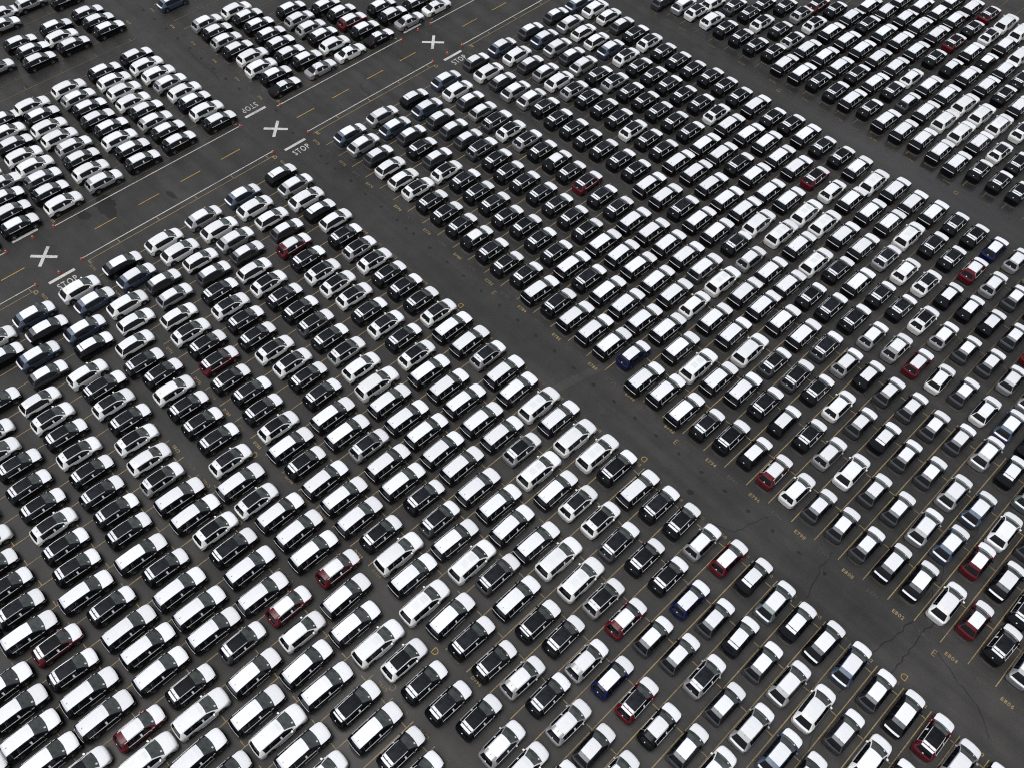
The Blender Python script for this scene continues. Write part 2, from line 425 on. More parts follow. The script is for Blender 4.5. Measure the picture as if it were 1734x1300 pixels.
SHAPES = {}
def shape(key, L, Wd, Hh, cowl, ws, rend, rw, pend, hoodz, rough_nose, roofw, tailz=1.0, wheel=.36, wb=None, boxy=0.0, deck=None):
    hl = L / 2
    nose_b, tail_b = .16, .10
    yN, yT = hl - nose_b, -hl + tail_b
    hw = Wd / 2
    S = dict(L=L, W=Wd, H=Hh, cowl=cowl, ws=ws, rend=rend, rw=rw, pend=pend, yN=yN, yT=yT, hw=hw, r=wheel)
    S['wy'] = [(-(wb / 2)) - .02, wb / 2 + .02]
    belt = hoodz + .02
    T = [(yN, hoodz - .34), (yN - .05, hoodz - .20), (yN - .16, hoodz - .10), (yN - .45, hoodz - .035), (cowl, hoodz + .025),
         ((cowl + ws) / 2, (hoodz + Hh) / 2 + .06), (ws, Hh - .075), (ws - .35, Hh - .02), (ws - .9, Hh), (rend + .5, Hh - .03), (rend, Hh - .085)]
    if deck:
        T += [(rw, deck), (yT + .12, deck - .03), (yT, deck - .16)]
    else:
        T += [((rend + rw) / 2, (Hh + tailz) / 2 + .02), (rw, tailz + .06), (yT + .04, tailz - .04), (yT, tailz - .2)]
    S['T'] = Tab(*T)
    S['plan'] = Tab((yT, .80), (yT + .05, .90), (yT + .18, .955), (yT + .55, .99), (-.3, 1.0), (yN - 1.0, .99), (yN - .42, .975), (yN - .20, .94 + .02 * boxy), (yN - .08, .87 + .04 * boxy), (yN, .74 + .1 * boxy))
    S['B'] = Tab((yT, tailz - .24), (yT + .1, belt - .02), (rw + .1, belt + .03), (0, belt), (cowl, belt - .03), (yN - .4, hoodz - .12), (yN, hoodz - .40))
    S['tw'] = Tab((yT, .80 * hw), (rw, .83 * hw), (rend, roofw * .97), (ws - .5, roofw), (ws, roofw * .97), (cowl, .88 * hw), (yN - .3, .88 * hw), (yN, .72 * hw))
    S['drop'] = Tab((yT, .04), (rw, .05), (rend, .09), (ws, .09), (cowl, .035), (yN - .4, .04), (yN, .05))
    S['bow'] = Tab((yT, -tail_b), (rw, -.09), (rend, -.07), (-.6, 0), (ws, .13), (cowl, .17), (yN - .5, .10), (yN, nose_b))
    clear = .24
    R = wheel + .075
    def zb(y):
        for w in S['wy']:
            d = abs(y - w)
            if d < R: return wheel * .85 + math.sqrt(R * R - d * d)
        return clear
    S['zb'] = zb
    arch = [w + s * R for w in S['wy'] for s in (-1.03, -.99, -.8, -.45, 0, .45, .8, .99, 1.03)]
    S['pill'] = [(-.10, -.23)] + ([(-1.02, -1.16)] if rend < -1.3 else [])
    dp = rend + .22 if not deck else rend + .05
    S['dp'] = dp
    st = [k[0] for k in T] + [yT + .05, yT + .18, yN - .08, yN - .20, cowl - .28, pend, pend - .31, dp, rend + .12, 0.0, -.6, -.42, -1.25, ws - .10, cowl + .04] + [q for a in S['pill'] for q in a] + arch
    if not deck: st += [pend - .22]
    st = sorted(set(round(s, 3) for s in st if yT <= s <= yN))
    out = [st[0]]
    for s in st[1:]:
        if s - out[-1] > .025: out.append(s)
    out[-1] = round(yN, 3)
    S['st'] = out
    SHAPES[key] = S

#      key  L     W     H     cowl  ws   rend   rw    pend  hood  _  roofw
shape('P', 5.10, 2.00, 1.78, 1.22, .32, -2.07, -2.36, -1.90, 1.10, 0, .70, 1.04, .375, 2.90, 1.0)
shape('T', 4.45, 1.91, 1.66, 1.10, .32, -1.66, -1.98, -1.16, 1.05, 0, .635, 1.02, .355, 2.60)
shape('U', 4.74, 1.94, 1.70, 1.14, .34, -1.84, -2.10, -1.40, 1.07, 0, .66, 1.03, .36, 2.76, .3)
shape('I', 4.68, 1.95, 1.605, 1.28, .42, -1.58, -2.06, -1.16, .99, 0, .66, 1.00, .365, 3.0, .2)
shape('K', 4.26, 1.87, 1.57, 1.00, .20, -1.52, -1.88, -1.18, 1.00, 0, .60, .99, .335, 2.60)
shape('V', 4.38, 1.86, 1.62, 1.02, .22, -1.66, -1.96, -1.44, 1.02, 0, .615, 1.00, .34, 2.61, .3)
shape('S', 4.86, 1.86, 1.47, 1.12, .16, -1.02, -1.72, -.90, .92, 0, .59, .95, .345, 2.87, 0, .99)

def half_profile(S, y):
    T, B, W, tw, dr, zb = S['T'](y), S['B'](y), S['hw'] * S['plan'](y), S['tw'](y), S['drop'](y), S['zb'](y)
    tw = min(tw, W * .93)
    B = min(B, T - .035)
    B = max(B, zb + .06)
    return [(0, zb), (W * .86, zb), (W * .985, min(zb + .10, B - .04)), (W, zb + .5 * (B - zb)), (W * .985, B - .35 * min(.2, B - zb)), (W * .955, B),
            (tw, max(T - dr, B + .012)), (tw * .90, T - .4 * dr), (tw * .5, T - .10 * dr), (0, T)]

def build_variant(code):
    """returns a list of (part name, mesh)"""
    key, col, roof = code
    S = SHAPES[key]
    paint = PAINT[col]
    st = S['st']
    rings = []
    for y in st:
        hp = half_profile(S, y)
        hw = S['hw']; bow = S['bow'](y)
        pts = [(x, y + bow * (1 - (x / hw) ** 2), z) for x, z in hp] + [(-x, y + bow * (1 - (x / hw) ** 2), z) for x, z in hp[8:0:-1]]
        rings.append(pts)
    n = 18
    V = [p for r in rings for p in r]
    parts = {}
    def add(part, face): parts.setdefault(part, []).append(face)
    extra = []
    for i in range(len(st) - 1):
        ym = (st[i] + st[i + 1]) / 2
        for k in range(n):
            j = k if k < 9 else 17 - k
            side = 'R' if k < 9 else 'L'
            f = (i * n + k, (i + 1) * n + k, (i + 1) * n + (k + 1) % n, i * n + (k + 1) % n)
            tgt = 'body'
            if ym > S['cowl']:
                if j >= 6 and ym < S['yN'] - .06 and ym > S['cowl'] + .03: extra.append(('hood_film', f))
                if ym > S['yN'] - .26 and j == 4: tgt = 'headlight' + side
                if ym < S['cowl'] + .04 and j >= 6: tgt = 'clad'
            elif ym > S['ws']:
                if j >= 7: tgt = 'windshield'
                elif j == 5 and ym < S['cowl'] - .27: tgt = 'window0' + side
            elif ym > S['rend']:
                if j == 5:
                    inp = any(b < ym < a for a, b in S['pill'])
                    if ym > S['dp'] and not inp:
                        tgt = 'window%d%s' % (sum(ym < a for a, b in S['pill']), side)
                    elif inp: tgt = 'clad'
                    elif key == 'K': tgt = 'clad'
                elif j >= 7:
                    if ym > S['pend']:
                        sun_r = key == 'P' and col == 'w' and j >= 8 and (-.42 < ym < S['ws'] - .10 or -1.25 < ym < -.62)
                        extra.append(('sunroof' if sun_r else 'roof', f))
                    elif roof == 'k':
                        if S['pend'] - .22 < ym: extra.append(('sp1', f))
                        elif ym < S['pend'] - .30: extra.append(('sp2', f))
                    elif key == 'P': extra.append(('spg', f))
                    elif key in 'KI' and col in SPO and code != 'Kkw': extra.append(('spo', f))
                    elif code == 'Kkw' and ym < S['pend'] - .05: extra.append(('sp1', f))
                elif j == 6 and key == 'K' and col == 'w': tgt = 'clad'
            elif ym > S['rw']:
                if j >= 7: tgt = 'rear_window'
                elif j == 5 and key in 'KI': tgt = 'clad' if key == 'K' else 'body'
            else:
                if j == 4 and ym < S['rw']: tgt = 'taillight' + side
                if key == 'I' and j >= 7 and ym > S['yT'] + .02: extra.append(('tailband', f))
            if j in (1, 2) and key in 'KTU' and tgt == 'body': tgt = 'clad'
            add(tgt, f)
    m0, m1 = len(st) - 1, 0
    add('body', tuple(range(n)))                      # rear cap, faces -y
    add('body', tuple(m0 * n + k for k in range(n))[::-1])
    out = []
    def emit(name, faces, mats, midx=None, off=(0, 0, 0), smooth=True):
        used = sorted(set(i for f in faces for i in f)); mp = {a: b for b, a in enumerate(used)}
        vv = [(V[a][0] + off[0], V[a][1] + off[1], V[a][2] + off[2]) for a in used]
        out.append((name, mesh_from(name, vv, [tuple(mp[i] for i in f) for f in faces], mats, midx, smooth, 40)))
    body = parts['body']; clad = parts.get('clad', [])
    emit('body', body + clad, [paint, CLAD], [0] * len(body) + [1] * len(clad))
    emit('windshield', parts['windshield'], WSH)
    emit('rear_window', parts['rear_window'], GLASS)
    for sd in 'RL':
        for q in range(3):
            if 'window%d%s' % (q, sd) in parts: emit('side_window', parts['window%d%s' % (q, sd)], GLASS)
        if 'taillight' + sd in parts: emit('taillight', parts['taillight' + sd], RED if key in 'PS' else RED_DARK)
        if 'headlight' + sd in parts: emit('headlight', parts['headlight' + sd], LAMP)
    ex = {}
    for a, f in extra: ex.setdefault(a, []).append(f)
    emit('hood_film', ex['hood_film'], FILM, off=(0, 0, .007))
    if 'roof' in ex:
        emit('roof_film' if roof == 'w' else 'roof_panel', ex['roof'], FILM if roof == 'w' else PANO, off=(0, 0, .007))
    if 'sunroof' in ex: emit('sunroof', ex['sunroof'], SUNROOF, off=(0, 0, .007))
    for a in ('sp1', 'sp2'):
        if a in ex: emit('spoiler_film', ex[a], FILM, off=(0, 0, .009))
    if 'spg' in ex: emit('spoiler_film', ex['spg'], FILM2 if col != 'w' else PAINT['w'], off=(0, 0, .009))
    if 'spo' in ex: emit('spoiler_film', ex['spo'], SPO[col], off=(0, 0, .006))
    if 'tailband' in ex: emit('tailgate_film', ex['tailband'], FILM, off=(0, -.008, .008))
    # wheels
    r = S['r']
    for w in S['wy']:
        for sd in (1, -1):
            vv, ff, mi = [], [], []
            N = 16
            xo, xi = sd * (S['hw'] * .985), sd * (S['hw'] * .985 - .24)
            prof = [(xi, r * .6), (xi, r * .97), (xi + sd * .03, r), (xo - sd * .03, r), (xo, r * .96), (xo - sd * .012, r * .70)]
            for a in range(N):
                t = 2 * PI * a / N
                for px, pr in prof: vv.append((px, w + pr * math.cos(t), r + pr * math.sin(t)))
            m = len(prof)
            for a in range(N):
                b = (a + 1) % N
                for q in range(m - 1):
                    fc = (a * m + q, b * m + q, b * m + q + 1, a * m + q + 1)
                    ff.append(fc if sd > 0 else fc[::-1]); mi.append(0)
            c = len(vv); vv.append((xo - sd * .03, w, r))
            base = len(vv)
            for a in range(20):                       # five twin spokes
                t = 2 * PI * a / 20; rr = r * (.70 if a % 4 < 2 else .30)
                vv.append((xo - sd * .02, w + rr * math.cos(t), r + rr * math.sin(t)))
            for a in range(20):
                fc = (c, base + a, base + (a + 1) % 20)
                ff.append(fc if sd < 0 else fc[::-1]); mi.append(1)
            tyre = [q for q, k in zip(ff, mi) if k == 0]; rim = [q for q, k in zip(ff, mi) if k == 1]
            out.append(('wheel', mesh_from('wheel', vv[:c], tyre, RUBBER, None, True, 30)))
            out.append(('wheel>rim', mesh_from('rim', vv[c:], [tuple(i - c for i in q) for q in rim], RIM if key != 'K' else CLAD)))
    # mirrors
    for sd in (1, -1):
        y0 = S['cowl'] - .38; x0 = S['hw'] * .93; z0 = S['B'](y0) + .02
        vv = []
        for (dx, hy, hz) in ((0, .05, .05), (.10, .085, .085), (.19, .06, .07)):
            for a, b in ((-1, -1), (1, -1), (1, 1), (-1, 1)):
                vv.append((sd * (x0 + dx), y0 + a * hy - dx * .25, z0 + .06 + b * hz))
        ff = []
        for q in (0, 4):
            for a in range(4):
                b = (a + 1) % 4
                fc = (q + a, q + b, q + 4 + b, q + 4 + a); ff.append(fc if sd < 0 else fc[::-1])
        ff.append((8, 9, 10, 11) if sd < 0 else (11, 10, 9, 8))
        out.append(('mirror', mesh_from('mirror', vv, ff, paint if key != 'K' else CLAD, None, True, 50)))
    # bright trim round the side glass and roof rails
    def ribbon(name, pts, w, h, m):
        vv, ff = [], []
        for (x, y, z) in pts:
            s = 1 if x > 0 else -1
            vv += [(x + s * .004, y, z - h), (x + s * (.004 + w), y, z - h * .6), (x + s * (.002 + w * .6), y, z + h), (x - s * .004, y, z + h * .8)]
        for i in range(len(pts) - 1):
            for a in range(4):
                b = (a + 1) % 4
                fc = (i * 4 + a, i * 4 + b, i * 4 + 4 + b, i * 4 + 4 + a)
                ff.append(fc if pts[0][0] > 0 else fc[::-1])
        out.append((name, mesh_from(name, vv, ff, m)))
    def pt(y, j, sd):
        hp = half_profile(S, y); x, z = hp[j]
        return (sd * x, y + S['bow'](y) * (1 - (x / S['hw']) ** 2), z)
    for sd in (1, -1):
        if key in 'PTUS':
            ys = [s for s in st if S['dp'] - .01 <= s <= S['cowl'] - .1]
            pts = [pt(y, 5, sd) for y in ys[::-1]]
            a, b = pt(S['dp'], 5, sd), pt(S['dp'] + .10, 6, sd)
            if key != 'S': pts += [tuple(np.array(a) + (np.array(b) - np.array(a)) * t) for t in (.5, 1)]
            ribbon('window_trim', pts, .024, .032, CHROME)
            if key == 'P':
                c0, c1 = pt(-1.30, 5, sd), pt(-1.16, 6, sd)
                ribbon('window_trim', [tuple(np.array(c0) + (np.array(c1) - np.array(c0)) * t) for t in (0, .5, .9)], .02, .028, CHROME)
                ribbon('sill_trim', [(p[0], p[1], p[2] + .03) for p in (pt(y, 2, sd) for y in st if -.85 < y < .8)], .02, .02, CHROME)
            vv = []
            for y in (-.09, -.24):
                hp = half_profile(S, y)
                for t in (.10, .62):
                    x = hp[5][0] + (hp[6][0] - hp[5][0]) * t; z = hp[5][1] + (hp[6][1] - hp[5][1]) * t
                    vv.append((sd * (x + .012), y + S['bow'](y) * (1 - (x / S['hw']) ** 2), z + .004))
            out.append(('pillar_film', mesh_from('pillar_film', vv, [(0, 1, 3, 2) if sd < 0 else (2, 3, 1, 0)], FILM)))
        if key in 'TU' or (key == 'P' and col == 'w'):
            ys = [s for s in st if S['rend'] + .15 <= s <= S['ws'] - .05]
            ribbon('roof_rail', [(p[0] * .955, p[1], p[2] + .05) for p in (pt(y, 6, sd) for y in ys)], .03, .022, CHROME if col != 'w' else PAINT['w'])
    if key == 'P':
        yy = S['rw'] - .01; hp = half_profile(S, yy)
        ln = [(hp[6][0], hp[6][1]), (hp[7][0], hp[7][1]), (hp[8][0], hp[8][1]), (0, hp[9][1]), (-hp[8][0], hp[8][1]), (-hp[7][0], hp[7][1]), (-hp[6][0], hp[6][1])]
        vv, ff = [], []
        for x, z in ln:
            yb = yy + S['bow'](yy) * (1 - (x / S['hw']) ** 2)
            vv += [(x, yb - .012, z - .01), (x, yb - .03, z - .045), (x, yb + .02, z + .014)]
        for i in range(len(ln) - 1): ff += [(3 * i, 3 * i + 3, 3 * i + 4, 3 * i + 1), (3 * i + 2, 3 * i + 5, 3 * i + 3, 3 * i)]
        out.append(('tailgate_trim', mesh_from('tailgate_trim', vv, [q[::-1] for q in ff], CHROME if col != 'w' else PAINT['w'])))
        vv = [(S['hw'] * .985 + .012, -1.62 + .05 * math.cos(a * PI / 4), .99 + .05 * math.sin(a * PI / 4)) for a in range(8)]
        if col != 'w': out.append(('fuel_flap_film', mesh_from('fuel_flap_film', vv, [tuple(range(8))], FILM)))
    if key in 'TUV':
        yy = S['rw'] + .03; zc = S['T'](yy) + .02
        vv = [(.07 * math.cos(a * PI / 5), yy + S['bow'](yy) - .02 + .03 * math.sin(a * PI / 5), zc + .04 * math.sin(a * PI / 5)) for a in range(10)]
        out.append(('tailgate_badge', mesh_from('tailgate_badge', vv, [tuple(range(10))], FILM)))
    # shark fin aerial and the stock label behind the windscreen
    yf = S['rend'] + .28; zf = S['T'](yf)
    vv = [(-.025, yf - .09, zf), (.025, yf - .09, zf), (.025, yf + .10, zf), (-.025, yf + .10, zf), (0, yf - .08, zf + .075), (0, yf - .02, zf + .07)]
    ff = [(0, 1, 4), (1, 2, 5, 4), (2, 3, 5), (3, 0, 4, 5)]
    out.append(('antenna', mesh_from('antenna', vv, ff, CLAD if roof == 'k' or col == 'k' else paint)))
    ya = S['cowl'] - .05; yb = ya - .13
    q = []
    for y, x in ((ya, .36), (ya, .50), (yb, .49), (yb, .35)):
        hp = half_profile(S, y)
        z = float(np.interp(x, [hp[9][0], hp[8][0], hp[7][0]], [hp[9][1], hp[8][1], hp[7][1]]))
        q.append((x, y + S['bow'](y) * (1 - (x / S['hw']) ** 2), z + .008))
    out.append(('windshield_label', mesh_from('windshield_label', q, [(3, 2, 1, 0)], PAPER)))
    return out

